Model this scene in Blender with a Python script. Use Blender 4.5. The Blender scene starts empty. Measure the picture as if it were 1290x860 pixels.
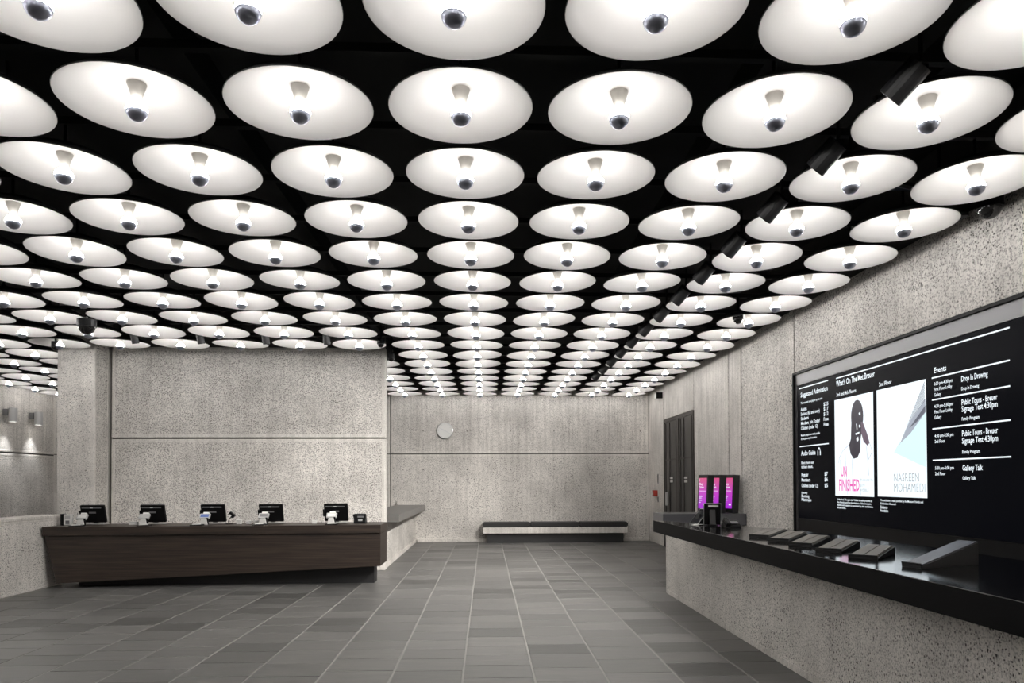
import bpy, bmesh, math, random
from mathutils import Matrix, Vector
random.seed(7)
SC = bpy.context.scene
COL = SC.collection

# ------------------------------------------------------------------ camera
YAW, PITCH, ROLL = 0.0366, 0.0173, -0.0028
CAM_H = 1.5
def camera_axes():
    c, s = math.cos(YAW), math.sin(YAW)
    r0, f0, u0 = Vector((c, -s, 0)), Vector((s, c, 0)), Vector((0, 0, 1))
    c, s = math.cos(PITCH), math.sin(PITCH)
    u1, f = c*u0 - s*f0, s*u0 + c*f0
    c, s = math.cos(ROLL), math.sin(ROLL)
    return c*r0 + s*u1, -s*r0 + c*u1, f
CR, CU, CF = camera_axes()
cam_data = bpy.data.cameras.new('camera')
cam_data.sensor_width = 36.0
cam_data.lens = 900.0*36.0/1290.0
cam_data.shift_x = 0.0
cam_data.shift_y = 160.64/1290.0
cam_data.clip_end = 200
cam = bpy.data.objects.new('camera', cam_data)
COL.objects.link(cam)
m = Matrix.Identity(4)
for i in range(3):
    m[i][0], m[i][1], m[i][2] = CR[i], CU[i], -CF[i]
m[2][3] = CAM_H
cam.matrix_world = m
SC.camera = cam

def project(p):
    v = Vector(p) - Vector((0, 0, CAM_H))
    d = v.dot(CF)
    if d < 0.1: return None
    return 645 + 900*v.dot(CR)/d, 590.64 - 900*v.dot(CU)/d

# ------------------------------------------------------------------ world, exposure
world = bpy.data.worlds.new('world')
SC.world = world
world.use_nodes = True
world.node_tree.nodes['Background'].inputs[0].default_value = (0.6, 0.65, 0.75, 1)
world.node_tree.nodes['Background'].inputs[1].default_value = 0.05
SC.view_settings.view_transform = 'Standard'
SC.view_settings.look = 'None'
SC.view_settings.exposure = 0.3
SC.view_settings.gamma = 1.0
SC.view_settings.use_curve_mapping = False
SC.cycles.use_denoising = True
SC.cycles.max_bounces = 8
SC.cycles.diffuse_bounces = 5
SC.cycles.sample_clamp_indirect = 6.0
SC.cycles.caustics_reflective = False
SC.cycles.caustics_refractive = False
BULB_STRENGTH = 86.0
BULB_NECK = 9.0
SPOT_WATTS = 260.0
SMALL_SPOT_WATTS = 60.0

# ------------------------------------------------------------------ materials
def new_mat(name):
    mt = bpy.data.materials.new(name)
    mt.use_nodes = True
    nt = mt.node_tree
    return mt, nt, nt.nodes['Principled BSDF'], nt.nodes, nt.links

def plain(name, rgb, rough=0.5, metal=0.0, spec=0.5):
    mt, nt, b, N, L = new_mat(name)
    b.inputs['Base Color'].default_value = (*rgb, 1)
    b.inputs['Roughness'].default_value = rough
    b.inputs['Metallic'].default_value = metal
    b.inputs['Specular IOR Level'].default_value = spec
    return mt

def glow(name, rgb, strength):
    mt, nt, b, N, L = new_mat(name)
    b.inputs['Base Color'].default_value = (0.02, 0.02, 0.02, 1)
    b.inputs['Emission Color'].default_value = (*rgb, 1)
    b.inputs['Emission Strength'].default_value = strength
    b.inputs['Roughness'].default_value = 0.4
    return mt

def node(N, t, **kw):
    n = N.new(t)
    for k, v in kw.items(): setattr(n, k, v)
    return n

def ramp(N, stops):
    r = N.new('ShaderNodeValToRGB')
    e = r.color_ramp.elements
    while len(e) > 1: e.remove(e[-1])
    e[0].position, e[0].color = stops[0][0], (*stops[0][1], 1)
    for p, c in stops[1:]:
        x = e.new(p); x.color = (*c, 1)
    return r

def mix(N, L, typ, fac, a, b):
    n = N.new('ShaderNodeMix'); n.data_type = 'RGBA'; n.blend_type = typ
    for k, v in ((0, fac), (6, a), (7, b)):
        if hasattr(v, 'links'): L.new(v, n.inputs[k])
        elif isinstance(v, (int, float)): n.inputs[k].default_value = v
        else: n.inputs[k].default_value = (*v, 1)
    return n.outputs[2]

def concrete(name, light, speck, speck_scale, streak, bump, dot=0.22, fine_scale=60, fine_w=0.4):
    """bush hammered board marked concrete: dark aggregate specks, vertical streaks, cloudy tone"""
    mt, nt, b, N, L = new_mat(name)
    geo = node(N, 'ShaderNodeNewGeometry')
    pos = geo.outputs['Position']
    cloud = node(N, 'ShaderNodeTexNoise'); cloud.inputs['Scale'].default_value = 1.1
    cloud.inputs['Detail'].default_value = 6; cloud.inputs['Roughness'].default_value = 0.6
    L.new(pos, cloud.inputs['Vector'])
    mp = node(N, 'ShaderNodeMapping'); mp.inputs['Scale'].default_value = (9, 9, 0.35)
    L.new(pos, mp.inputs['Vector'])
    st = node(N, 'ShaderNodeTexNoise'); st.inputs['Scale'].default_value = 1.6
    st.inputs['Detail'].default_value = 5; st.inputs['Roughness'].default_value = 0.65
    L.new(mp.outputs[0], st.inputs['Vector'])
    c1 = ramp(N, [(0.3, tuple(0.72*x for x in light)), (0.7, tuple(1.12*x for x in light))])
    L.new(cloud.outputs['Fac'], c1.inputs['Fac'])
    c2 = ramp(N, [(0.35, (0.55, 0.54, 0.53)), (0.6, (1, 1, 1))])
    L.new(st.outputs['Fac'], c2.inputs['Fac'])
    col = mix(N, L, 'MULTIPLY', streak, c1.outputs[0], c2.outputs[0])
    fine = node(N, 'ShaderNodeTexNoise'); fine.inputs['Scale'].default_value = fine_scale
    fine.inputs['Detail'].default_value = 3
    L.new(pos, fine.inputs['Vector'])
    c3 = ramp(N, [(0.36, (0.42, 0.42, 0.42)), (0.52, (1, 1, 1))])
    L.new(fine.outputs['Fac'], c3.inputs['Fac'])
    col = mix(N, L, 'MULTIPLY', fine_w, col, c3.outputs[0])
    wob = node(N, 'ShaderNodeTexNoise'); wob.inputs['Scale'].default_value = speck_scale*1.3; wob.inputs['Detail'].default_value = 3
    L.new(pos, wob.inputs['Vector'])
    wsc = node(N, 'ShaderNodeVectorMath', operation='SCALE'); wsc.inputs['Scale'].default_value = 0.7/speck_scale
    L.new(wob.outputs['Color'], wsc.inputs[0])
    wad = node(N, 'ShaderNodeVectorMath', operation='ADD'); L.new(pos, wad.inputs[0]); L.new(wsc.outputs[0], wad.inputs[1])
    vor = node(N, 'ShaderNodeTexVoronoi'); vor.inputs['Scale'].default_value = speck_scale
    L.new(wad.outputs[0], vor.inputs['Vector'])
    near = ramp(N, [(dot, (1, 1, 1)), (dot+0.16, (0, 0, 0))])
    sep = node(N, 'ShaderNodeSeparateColor'); L.new(vor.outputs['Color'], sep.inputs[0])
    siz = node(N, 'ShaderNodeMath', operation='MULTIPLY_ADD'); L.new(sep.outputs[1], siz.inputs[0])
    siz.inputs[1].default_value = 1.0; siz.inputs[2].default_value = 0.5
    dv = node(N, 'ShaderNodeMath', operation='DIVIDE'); L.new(vor.outputs['Distance'], dv.inputs[0]); L.new(siz.outputs[0], dv.inputs[1])
    L.new(dv.outputs[0], near.inputs['Fac'])
    pick = ramp(N, [(0.12, (0, 0, 0)), (0.32, (1, 1, 1))])
    L.new(sep.outputs[0], pick.inputs['Fac'])
    patch = node(N, 'ShaderNodeTexNoise'); patch.inputs['Scale'].default_value = 2.3
    patch.inputs['Detail'].default_value = 4
    L.new(pos, patch.inputs['Vector'])
    pr = ramp(N, [(0.34, (0.4, 0.4, 0.4)), (0.6, (1, 1, 1))])
    L.new(patch.outputs['Fac'], pr.inputs['Fac'])
    m1 = node(N, 'ShaderNodeMath', operation='MULTIPLY'); L.new(near.outputs[0], m1.inputs[0]); L.new(pick.outputs[0], m1.inputs[1])
    m2 = node(N, 'ShaderNodeMath', operation='MULTIPLY'); L.new(m1.outputs[0], m2.inputs[0]); L.new(pr.outputs[0], m2.inputs[1])
    m3 = node(N, 'ShaderNodeMath', operation='MULTIPLY'); L.new(m2.outputs[0], m3.inputs[0]); m3.inputs[1].default_value = speck
    col = mix(N, L, 'MIX', m3.outputs[0], col, (0.08, 0.075, 0.07))
    L.new(col, b.inputs['Base Color'])
    b.inputs['Roughness'].default_value = 0.9
    b.inputs['Specular IOR Level'].default_value = 0.2
    bp = node(N, 'ShaderNodeBump'); bp.inputs['Strength'].default_value = bump
    bp.inputs['Distance'].default_value = 0.01
    h = node(N, 'ShaderNodeMath', operation='SUBTRACT'); L.new(fine.outputs['Fac'], h.inputs[0]); L.new(m2.outputs[0], h.inputs[1])
    L.new(h.outputs[0], bp.inputs['Height']); L.new(bp.outputs[0], b.inputs['Normal'])
    return mt

CONC = (0.83, 0.797, 0.755)
M_rough = concrete('bush hammered concrete', CONC, 1.0, 50, 0.3, 0.5, 0.22, 55, 0.75)
M_coarse = concrete('coarse exposed aggregate concrete', tuple(1.1*x for x in CONC), 1.0, 50, 0.2, 0.6, 0.16, 80, 0.65)
M_fine = concrete('fine board marked concrete', CONC, 0.75, 58, 0.5, 0.25, 0.22, 60, 0.5)
M_smooth = concrete('smooth cast concrete edge', tuple(1.02*x for x in CONC), 0.1, 30, 0.4, 0.1)
M_joint = plain('dark joint', (0.11, 0.105, 0.10), 0.95)
M_hole = plain('tie hole shadow', (0.04, 0.038, 0.036), 0.95)

def bluestone(name, per_object):
    mt, nt, b, N, L = new_mat(name)
    geo = node(N, 'ShaderNodeNewGeometry')
    oi = node(N, 'ShaderNodeObjectInfo')
    rnd = oi.outputs['Random'] if per_object else geo.outputs['Random Per Island']
    c0 = ramp(N, [(0.0, (0.075, 0.074, 0.072)), (0.2, (0.118, 0.117, 0.114)), (0.75, (0.146, 0.144, 0.14)), (1.0, (0.165, 0.162, 0.157))])
    L.new(rnd, c0.inputs['Fac'])
    mp = node(N, 'ShaderNodeMapping'); mp.inputs['Scale'].default_value = (1.2, 5.5, 1)
    L.new(geo.outputs['Position'], mp.inputs['Vector'])
    off = node(N, 'ShaderNodeVectorMath', operation='ADD')
    sc = node(N, 'ShaderNodeVectorMath', operation='SCALE'); sc.inputs[0].default_value = (37, 11, 5)
    L.new(rnd, sc.inputs['Scale'])
    L.new(mp.outputs[0], off.inputs[0]); L.new(sc.outputs[0], off.inputs[1])
    n1 = node(N, 'ShaderNodeTexNoise'); n1.inputs['Scale'].default_value = 2.2; n1.inputs['Detail'].default_value = 8
    n1.inputs['Roughness'].default_value = 0.65; n1.inputs['Distortion'].default_value = 0.6
    L.new(off.outputs[0], n1.inputs['Vector'])
    c1 = ramp(N, [(0.3, (0.62, 0.62, 0.62)), (0.5, (0.95, 0.95, 0.95)), (0.72, (1.35, 1.34, 1.3))])
    L.new(n1.outputs['Fac'], c1.inputs['Fac'])
    col = mix(N, L, 'MULTIPLY', 1.0, c0.outputs[0], c1.outputs[0])
    L.new(col, b.inputs['Base Color'])
    r = ramp(N, [(0.3, (0.36, 0.36, 0.36)), (0.7, (0.52, 0.52, 0.52))])
    L.new(n1.outputs['Fac'], r.inputs['Fac']); L.new(r.outputs[0], b.inputs['Roughness'])
    bp = node(N, 'ShaderNodeBump'); bp.inputs['Strength'].default_value = 0.35; bp.inputs['Distance'].default_value = 0.006
    L.new(n1.outputs['Fac'], bp.inputs['Height']); L.new(bp.outputs[0], b.inputs['Normal'])
    return mt
M_tile = bluestone('bluestone tile', True)
M_tile_far = bluestone('bluestone tile far', False)
M_grout = plain('pale grout', (0.3, 0.295, 0.28), 0.9)

def wood(name):
    mt, nt, b, N, L = new_mat(name)
    geo = node(N, 'ShaderNodeNewGeometry')
    mp = node(N, 'ShaderNodeMapping'); mp.inputs['Scale'].default_value = (1.1, 9, 34)
    L.new(geo.outputs['Position'], mp.inputs['Vector'])
    n1 = node(N, 'ShaderNodeTexNoise'); n1.inputs['Scale'].default_value = 1.3; n1.inputs['Detail'].default_value = 7
    n1.inputs['Distortion'].default_value = 0.5
    L.new(mp.outputs[0], n1.inputs['Vector'])
    c = ramp(N, [(0.28, (0.011, 0.0072, 0.0055)), (0.5, (0.027, 0.018, 0.0132)), (0.75, (0.052, 0.036, 0.026))])
    L.new(n1.outputs['Fac'], c.inputs['Fac']); L.new(c.outputs[0], b.inputs['Base Color'])
    b.inputs['Roughness'].default_value = 0.45
    return mt
M_wood = wood('dark walnut veneer')

def black_stone():
    mt, nt, b, N, L = new_mat('polished black stone')
    geo = node(N, 'ShaderNodeNewGeometry')
    n0 = node(N, 'ShaderNodeTexNoise'); n0.inputs['Scale'].default_value = 1.6; n0.inputs['Detail'].default_value = 6
    n0.inputs['Distortion'].default_value = 1.2
    L.new(geo.outputs['Position'], n0.inputs['Vector'])
    c = ramp(N, [(0.0, (0.0045, 0.0045, 0.005)), (0.497, (0.0045, 0.0045, 0.005)), (0.5, (0.02, 0.019, 0.018)), (0.503, (0.0045, 0.0045, 0.005))])
    L.new(n0.outputs['Fac'], c.inputs['Fac']); L.new(c.outputs[0], b.inputs['Base Color'])
    b.inputs['Roughness'].default_value = 0.1
    b.inputs['Specular IOR Level'].default_value = 0.5
    return mt
M_stone = black_stone()
M_stone_edge = plain('honed black stone edge', (0.005, 0.005, 0.0055), 0.55, 0.0, 0.06)
M_greystone = plain('honed grey stone', (0.12, 0.118, 0.112), 0.35)
M_honed = plain('honed dark stone', (0.10, 0.10, 0.11), 0.3)
M_dish = plain('white enamel', (0.82, 0.80, 0.785), 0.6, 0.0, 0.2)
M_dish_back = plain('black enamel', (0.012, 0.012, 0.012), 0.5)
M_socket = plain('cream porcelain socket', (0.62, 0.59, 0.54), 0.5)
M_bulb = glow('frosted bulb glass', (1.0, 0.975, 0.95), BULB_STRENGTH)
M_neck = glow('frosted bulb neck', (1.0, 0.975, 0.95), BULB_NECK)
M_mirror = plain('silvered bulb cap', (0.40, 0.42, 0.50), 0.34, 1.0)
M_black = plain('matt black paint', (0.006, 0.006, 0.0065), 0.7)
M_steel_black = plain('black steel', (0.014, 0.014, 0.015), 0.45)
M_plinth = plain('charcoal plinth', (0.018, 0.018, 0.019), 0.5)
M_plastic = plain('black plastic', (0.006, 0.006, 0.0065), 0.4, 0.0, 0.12)
M_white = plain('white plastic', (0.72, 0.72, 0.70), 0.4)
M_grey = plain('light grey plastic', (0.45, 0.45, 0.45), 0.4)
M_midgrey = plain('mid grey plastic', (0.16, 0.16, 0.165), 0.4)
M_leather = plain('black leather', (0.014, 0.013, 0.013), 0.5)
M_bronze = plain('dark bronze door', (0.035, 0.031, 0.028), 0.38, 0.6)
M_bronze_panel = plain('dark bronze panel', (0.02, 0.0185, 0.017), 0.3, 0.4)
M_frame_grey = plain('grey steel reveal', (0.16, 0.16, 0.165), 0.3, 0.8)
M_silver = plain('brushed silver', (0.6, 0.61, 0.62), 0.3, 0.9)
M_red = plain('red alarm paint', (0.35, 0.03, 0.02), 0.4)
M_duct = plain('blue grey sheet metal', (0.05, 0.09, 0.16), 0.35, 0.5)
M_sheen = plain('glossy dark metal plate', (0.42, 0.45, 0.52), 0.22, 1.0)
M_leaflet = plain('grey brown leaflet paper', (0.19, 0.175, 0.16), 0.5)
M_dome = plain('smoked dome', (0.01, 0.01, 0.01), 0.05)
M_screen = glow('black display glass', (0.5, 0.6, 1.0), 0.002)
M_screen.node_tree.nodes['Principled BSDF'].inputs['Base Color'].default_value = (0.004, 0.004, 0.005, 1)
M_screen.node_tree.nodes['Principled BSDF'].inputs['Roughness'].default_value = 0.2
M_screen.node_tree.nodes['Principled BSDF'].inputs['Specular IOR Level'].default_value = 0.015
M_text = glow('lit white lettering', (0.86, 0.94, 1.0), 0.95)
M_poster_white = glow('lit white poster', (0.86, 0.95, 1.0), 0.95)
M_poster_dark = glow('poster near black', (0.02, 0.015, 0.03), 0.8)
M_poster_brown = glow('poster dark violet', (0.12, 0.08, 0.12), 0.8)
M_poster_line = glow('poster pencil line', (0.42, 0.46, 0.52), 0.8)
M_poster_slate = glow('poster slate wash', (0.38, 0.42, 0.5), 0.8)
M_poster_dkslate = glow('poster dark slate', (0.09, 0.1, 0.14), 0.8)
M_poster_aqua = glow('poster pale aqua', (0.66, 0.88, 0.92), 0.9)
M_poster_pink = glow('poster magenta', (0.85, 0.10, 0.48), 0.8)
M_poster_grey = glow('poster grey lettering', (0.36, 0.40, 0.43), 0.8)
M_blue_lcd = glow('blue lit display', (0.08, 0.16, 0.5), 0.6)
M_lamp_glow = glow('lit spotlight lens', (1.0, 0.95, 0.88), 9.0)

def kiosk_screen():
    mt, nt, b, N, L = new_mat('magenta display gradient')
    geo = node(N, 'ShaderNodeTexCoord')
    sep = node(N, 'ShaderNodeSeparateXYZ'); L.new(geo.outputs['Generated'], sep.inputs[0])
    c = ramp(N, [(0.0, (0.36, 0.02, 0.62)), (0.55, (0.52, 0.05, 0.5)), (1.0, (0.62, 0.09, 0.20))])
    L.new(sep.outputs[2], c.inputs['Fac'])
    b.inputs['Base Color'].default_value = (0.02, 0.02, 0.02, 1)
    L.new(c.outputs[0], b.inputs['Emission Color']); b.inputs['Emission Strength'].default_value = 0.85
    return mt
M_kiosk = kiosk_screen()

# ------------------------------------------------------------------ helpers
def link(name, mesh, parent=None, mats=None, loc=None):
    if mats is not None and not mesh.materials:
        for x in (mats if isinstance(mats, (list, tuple)) else [mats]): mesh.materials.append(x)
    o = bpy.data.objects.new(name, mesh)
    COL.objects.link(o)
    if parent is not None: o.parent = parent
    if loc is not None: o.location = loc
    return o

def from_bm(name, bm, mats, parent=None, smooth=False, loc=None, bevel=0.0):
    if bevel:
        bmesh.ops.bevel(bm, geom=list(bm.edges), offset=bevel, segments=1, affect='EDGES', profile=0.5)
    bmesh.ops.recalc_face_normals(bm, faces=bm.faces)
    me = bpy.data.meshes.new(name)
    bm.to_mesh(me); bm.free()
    if smooth:
        for p in me.polygons: p.use_smooth = True
    return link(name, me, parent, mats, loc)

def box(bm, x0, x1, y0, y1, z0, z1, mat=0, M=None):
    co = [(x0,y0,z0),(x1,y0,z0),(x1,y1,z0),(x0,y1,z0),(x0,y0,z1),(x1,y0,z1),(x1,y1,z1),(x0,y1,z1)]
    v = [bm.verts.new(M @ Vector(c) if M else c) for c in co]
    fs = []
    for f in ((0,3,2,1),(4,5,6,7),(0,1,5,4),(1,2,6,5),(2,3,7,6),(3,0,4,7)):
        fc = bm.faces.new([v[i] for i in f]); fc.material_index = mat; fs.append(fc)
    return fs

def boxo(name, x0, x1, y0, y1, z0, z1, mat, parent=None, bevel=0.0, M=None, loc=None):
    bm = bmesh.new(); box(bm, x0, x1, y0, y1, z0, z1, 0, M)
    return from_bm(name, bm, mat, parent, bevel=bevel, loc=loc)

def prism(bm, pts, axis, a0, a1, M=None):
    """extrude the polygon pts (two coordinates) along an axis 'x','y' or 'z'"""
    def mk(p, a):
        c = {'x': (a, p[0], p[1]), 'y': (p[0], a, p[1]), 'z': (p[0], p[1], a)}[axis]
        return bm.verts.new(M @ Vector(c) if M else c)
    A = [mk(p, a0) for p in pts]; B = [mk(p, a1) for p in pts]
    bm.faces.new(A); bm.faces.new(B[::-1])
    n = len(pts)
    for i in range(n): bm.faces.new((A[i], B[i], B[(i+1) % n], A[(i+1) % n]))

def prismo(name, pts, axis, a0, a1, mat, parent=None, bevel=0.0, loc=None, M=None):
    bm = bmesh.new(); prism(bm, pts, axis, a0, a1, M)
    return from_bm(name, bm, mat, parent, bevel=bevel, loc=loc)

def lathe(bm, prof, seg, mats=None, M=None, close=False):
    rings = []
    for r, z in prof:
        if r < 1e-6:
            rings.append([bm.verts.new(M @ Vector((0,0,z)) if M else (0,0,z))])
        else:
            ring = []
            for k in range(seg):
                a = 2*math.pi*k/seg
                c = Vector((r*math.cos(a), r*math.sin(a), z))
                ring.append(bm.verts.new(M @ c if M else c))
            rings.append(ring)
    for i in range(len(rings)-1):
        a, b = rings[i], rings[i+1]
        mi = mats[i] if mats else 0
        for k in range(seg):
            k2 = (k+1) % seg
            if len(a) == 1 and len(b) == 1: continue
            if len(a) == 1: f = bm.faces.new((a[0], b[k], b[k2]))
            elif len(b) == 1: f = bm.faces.new((a[k], b[0], a[k2]))
            else: f = bm.faces.new((a[k], b[k], b[k2], a[k2]))
            f.material_index = mi

def lathe_mesh(name, prof, seg, mats, mi=None, smooth=True):
    bm = bmesh.new(); lathe(bm, prof, seg, mi)
    bmesh.ops.recalc_face_normals(bm, faces=bm.faces)
    me = bpy.data.meshes.new(name); bm.to_mesh(me); bm.free()
    for p in me.polygons: p.use_smooth = smooth
    for x in mats: me.materials.append(x)
    return me

def tube(bm, p0, p1, r, seg=12, r2=None):
    p0, p1 = Vector(p0), Vector(p1)
    d = p1 - p0
    q = d.to_track_quat('Z', 'Y').to_matrix().to_4x4()
    Mx = Matrix.Translation(p0) @ q
    lathe(bm, [(0, 0), (r, 0), (r2 if r2 is not None else r, d.length), (0, d.length)], seg, M=Mx)

def thing(name, label, cat, loc=(0,0,0), group=None, rot=None):
    o = bpy.data.objects.new(name, None)
    o.empty_display_size = 0.1
    COL.objects.link(o); o.location = loc
    if rot: o.rotation_euler = rot
    o['label'] = label; o['category'] = cat
    if group: o['group'] = group
    return o

def struct(o):
    o['kind'] = 'structure'
    return o

def panel(name, parent, U, V, Nn, org, u0, u1, v0, v1, depth, margin, mats, recess=0.004, chamfer=0.008):
    """a cast panel: chamfered edge, smooth cast border, rough field; org + u*U + v*V lies in the backing plane"""
    U, V, Nn, org = Vector(U), Vector(V), Vector(Nn), Vector(org)
    bm = bmesh.new()
    def ring(du, d):
        return [bm.verts.new(org + U*a + V*b + Nn*d) for a, b in ((u0+du, v0+du), (u1-du, v0+du), (u1-du, v1-du), (u0+du, v1-du))]
    R = [ring(0, 0), ring(0, depth-chamfer), ring(chamfer, depth)]
    if margin:
        R += [ring(margin, depth), ring(margin+0.004, depth-recess)]
    for i in range(len(R)-1):
        for k in range(4):
            f = bm.faces.new((R[i][k], R[i][(k+1) % 4], R[i+1][(k+1) % 4], R[i+1][k])); f.material_index = 0 if margin else 1
    f = bm.faces.new(R[-1]); f.material_index = 1
    return from_bm(name, bm, mats, parent)

# ------------------------------------------------------------------ setting: walls
X_L, X_R, Y_B, Y_F = -10.56, 4.10, 17.85, -3.2
Z_P, Z_C = 3.78, 4.55           # top of the concrete, black ceiling slab
H_TIE = lathe_mesh('tie_hole', [(0, 0.002), (0.014, 0.002), (0.014, 0)], 10, [M_hole], smooth=False)

def tie_hole(parent, loc, rot):
    o = link('tie_hole', H_TIE, parent); o.location = loc; o.rotation_euler = rot

# back wall
wb = struct(boxo('wall_back', X_L-0.3, X_R+0.35, Y_B+0.05, Y_B+0.35, 0, Z_C, M_joint))
BX = [(X_L, -2.385), (-2.365, X_R)]
for a, b in BX:
    panel('panel', wb, (1,0,0), (0,0,1), (0,-1,0), (0, Y_B+0.05, 0), a, b, 0, 2.178, 0.05, 0.05, [M_smooth, M_rough])
    panel('panel', wb, (1,0,0), (0,0,1), (0,-1,0), (0, Y_B+0.05, 0), a, b, 2.200, Z_P, 0.05, 0.05, [M_smooth, M_fine])
for z in (2.76, 1.80, 0.86):
    for k in range(6):
        tie_hole(wb, (-1.56 + 1.09*k, Y_B+0.004, z), (math.pi/2, 0, 0))
struct(boxo('baseboard_back', -1.70, X_R, Y_B-0.06, Y_B, 0, 0.085, M_smooth, bevel=0.006))

# right wall
wr = struct(boxo('wall_right', X_R+0.05, X_R+0.35, Y_F, Y_B+0.05, 0, Z_C, M_joint))
G = 0.026
def rp(y0, y1, z0, z1, mats=None, margin=0.0):
    panel('panel', wr, (0,1,0), (0,0,1), (-1,0,0), (X_R+0.05, 0, 0), y0+G, y1-G, z0, z1, 0.05, margin, mats or [M_smooth, M_fine])
rp(16.32, Y_B+0.05-G, 0, Z_P)
rp(13.93, 16.32, 2.91, Z_P)
rp(11.91, 13.93, 0, Z_P)
rp(11.31, 11.91, 0, Z_P)
rp(9.33, 11.31, 0, Z_P, [M_smooth, M_rough])
rp(4.0, 9.33, 2.93, Z_P, [M_smooth, M_rough])
rp(4.0, 9.33, 0, 0.70)
rp(-3.1, 4.0, 0, Z_P, [M_smooth, M_rough])

# left wall
wl = struct(boxo('wall_left', X_L-0.35, X_L-0.05, Y_F, Y_B+0.05, 0, Z_C, M_joint))
for a, b in ((Y_F+0.05, 7.49), (7.51, Y_B+0.04)):
    panel('panel', wl, (0,1,0), (0,0,1), (1,0,0), (X_L-0.05, 0, 0), a, b, 0, 2.152, 0.05, 0.05, [M_smooth, M_rough])
    panel('panel', wl, (0,1,0), (0,0,1), (1,0,0), (X_L-0.05, 0, 0), a, b, 2.187, Z_P, 0.05, 0.05, [M_smooth, M_fine])
struct(boxo('wall_front', X_L-0.3, X_R+0.35, Y_F-0.3, Y_F, 0, Z_C, M_fine))

# partition behind the ticket desk
wp = struct(boxo('wall_partition', -6.28, -1.73, 12.25, 12.42, 0, Z_C, M_joint))
panel('panel', wp, (1,0,0), (0,0,1), (0,-1,0), (0, 12.25, 0), -6.27, -1.71, 0, 2.228, 0.05, 0.055, [M_smooth, M_rough])
panel('panel', wp, (1,0,0), (0,0,1), (0,-1,0), (0, 12.25, 0), -6.27, -1.71, 2.252, Z_P, 0.05, 0.055, [M_smooth, M_rough])
for z0, z1 in ((0, 2.228), (2.252, Z_P)):
    panel('end_panel', wp, (0,1,0), (0,0,1), (1,0,0), (-1.73, 0, 0), 12.255, 12.42, z0, z1, 0.022, 0, [M_smooth, M_smooth])
# pier at the left end of the partition
pier = struct(boxo('wall_pier', -6.89, -6.33, 11.77, 12.42, 0, Z_C, M_smooth))
panel('panel', pier, (1,0,0), (0,0,1), (0,-1,0), (0, 11.77, 0), -6.90, -6.305, 0, Z_P, 0.02, 0.05, [M_smooth, M_coarse])
panel('panel', pier, (0,1,0), (0,0,1), (1,0,0), (-6.33, 0, 0), 11.775, 12.18, 0, Z_P, 0.02, 0.03, [M_smooth, M_rough])
# parapet on the left
para = struct(boxo('wall_parapet', -6.58, -6.29, Y_F, 10.84, 0, 0.985, M_smooth))
panel('panel', para, (0,1,0), (0,0,1), (1,0,0), (-6.29, 0, 0), Y_F+0.01, 10.85, 0, 0.985, 0.02, 0.03, [M_smooth, M_coarse])
boxo('coping', -6.60, -6.262, Y_F+0.01, 10.86, 0.985, 1.03, M_smooth, para, bevel=0.006)

# ceiling void
ceil = struct(boxo('ceiling', X_L-0.3, X_R+0.35, Y_F-0.3, Y_B+0.35, Z_C, Z_C+0.2, M_black))
H_B = 2.09
PX, PY0, PYS = 0.4341*H_B, 1.0902*H_B, 0.4223*H_B
X0L = -0.0657*H_B
RIM_Z = 3.622
def lamp_x(i): return X0L + PX*i
def lamp_y(j): return PY0 + PYS*j
bm = bmesh.new()
rail_mesh = None
for j in range(-2, 18):
    y = lamp_y(j)
    if rail_mesh is None:
        b2 = bmesh.new(); box(b2, X_L+0.01, X_R-0.01, -0.025, 0.025, 0, 0.05)
        r = from_bm('rail', b2, M_black, ceil, loc=(0, y, 3.93)); rail_mesh = r.data
    else:
        link('rail', rail_mesh, ceil, loc=(0, y, 3.93))
bm.free()
beam_mesh = None
for k, x in enumerate((-9.2, -7.3, -5.5, -3.68, -1.85, -0.05, 1.77, 2.9)):
    if beam_mesh is None:
        b2 = bmesh.new(); box(b2, -0.06, 0.06, Y_F, Y_B, 0, 0.22)
        beam = from_bm('beam', b2, M_black, ceil, loc=(x, 0, 4.05)); beam_mesh = beam.data
    else:
        link('beam', beam_mesh, ceil, loc=(x, 0, 4.05))

# ------------------------------------------------------------------ floor
floor = struct(boxo('floor', X_L-0.3, X_R+0.35, Y_F-0.3, Y_B+0.3, -0.25, -0.004, M_grout))
boxo('floor_apron', X_L, X_R, Y_F, 3.6, -0.004, 0.0, M_tile, floor)
boxo('floor_apron', X_L, -6.6, 3.6, Y_B, -0.004, 0.0, M_tile, floor)
TW = 0.55
tiles = []
k = -12
while True:
    xa = -0.18 + TW*k
    k += 1
    if xa > X_R: break
    xb = xa + TW
    if xb < -6.27: continue
    xa2, xb2 = max(xa, -6.27), min(xb, X_R)
    if xb2 - xa2 < 0.05: continue
    y = 3.6 - random.random()*0.3
    while y < Y_B:
        d = random.choice((0.34, 0.37, 0.39, 0.42, 0.46))
        y1 = min(y + d, Y_B)
        if y1 - y > 0.05 and y > 3.3:
            hid = (xb2 < -1.6 and y > 12.3) or (xa2 > 2.5 and y1 < 9.6)
            if not hid: tiles.append((xa2, xb2, y, y1))
        y += d
def tile_size(t):
    q = [project((x, yy, 0)) for x, yy in ((t[0], t[2]), (t[1], t[2]), (t[1], t[3]), (t[0], t[3]))]
    inside = any(0 <= p[0] <= 1290 and 0 <= p[1] <= 860 for p in q)
    A = 0.5*abs(sum(q[i][0]*q[(i+1) % 4][1] - q[(i+1) % 4][0]*q[i][1] for i in range(4)))
    return A if inside else 0
tiles.sort(key=tile_size, reverse=True)
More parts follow.
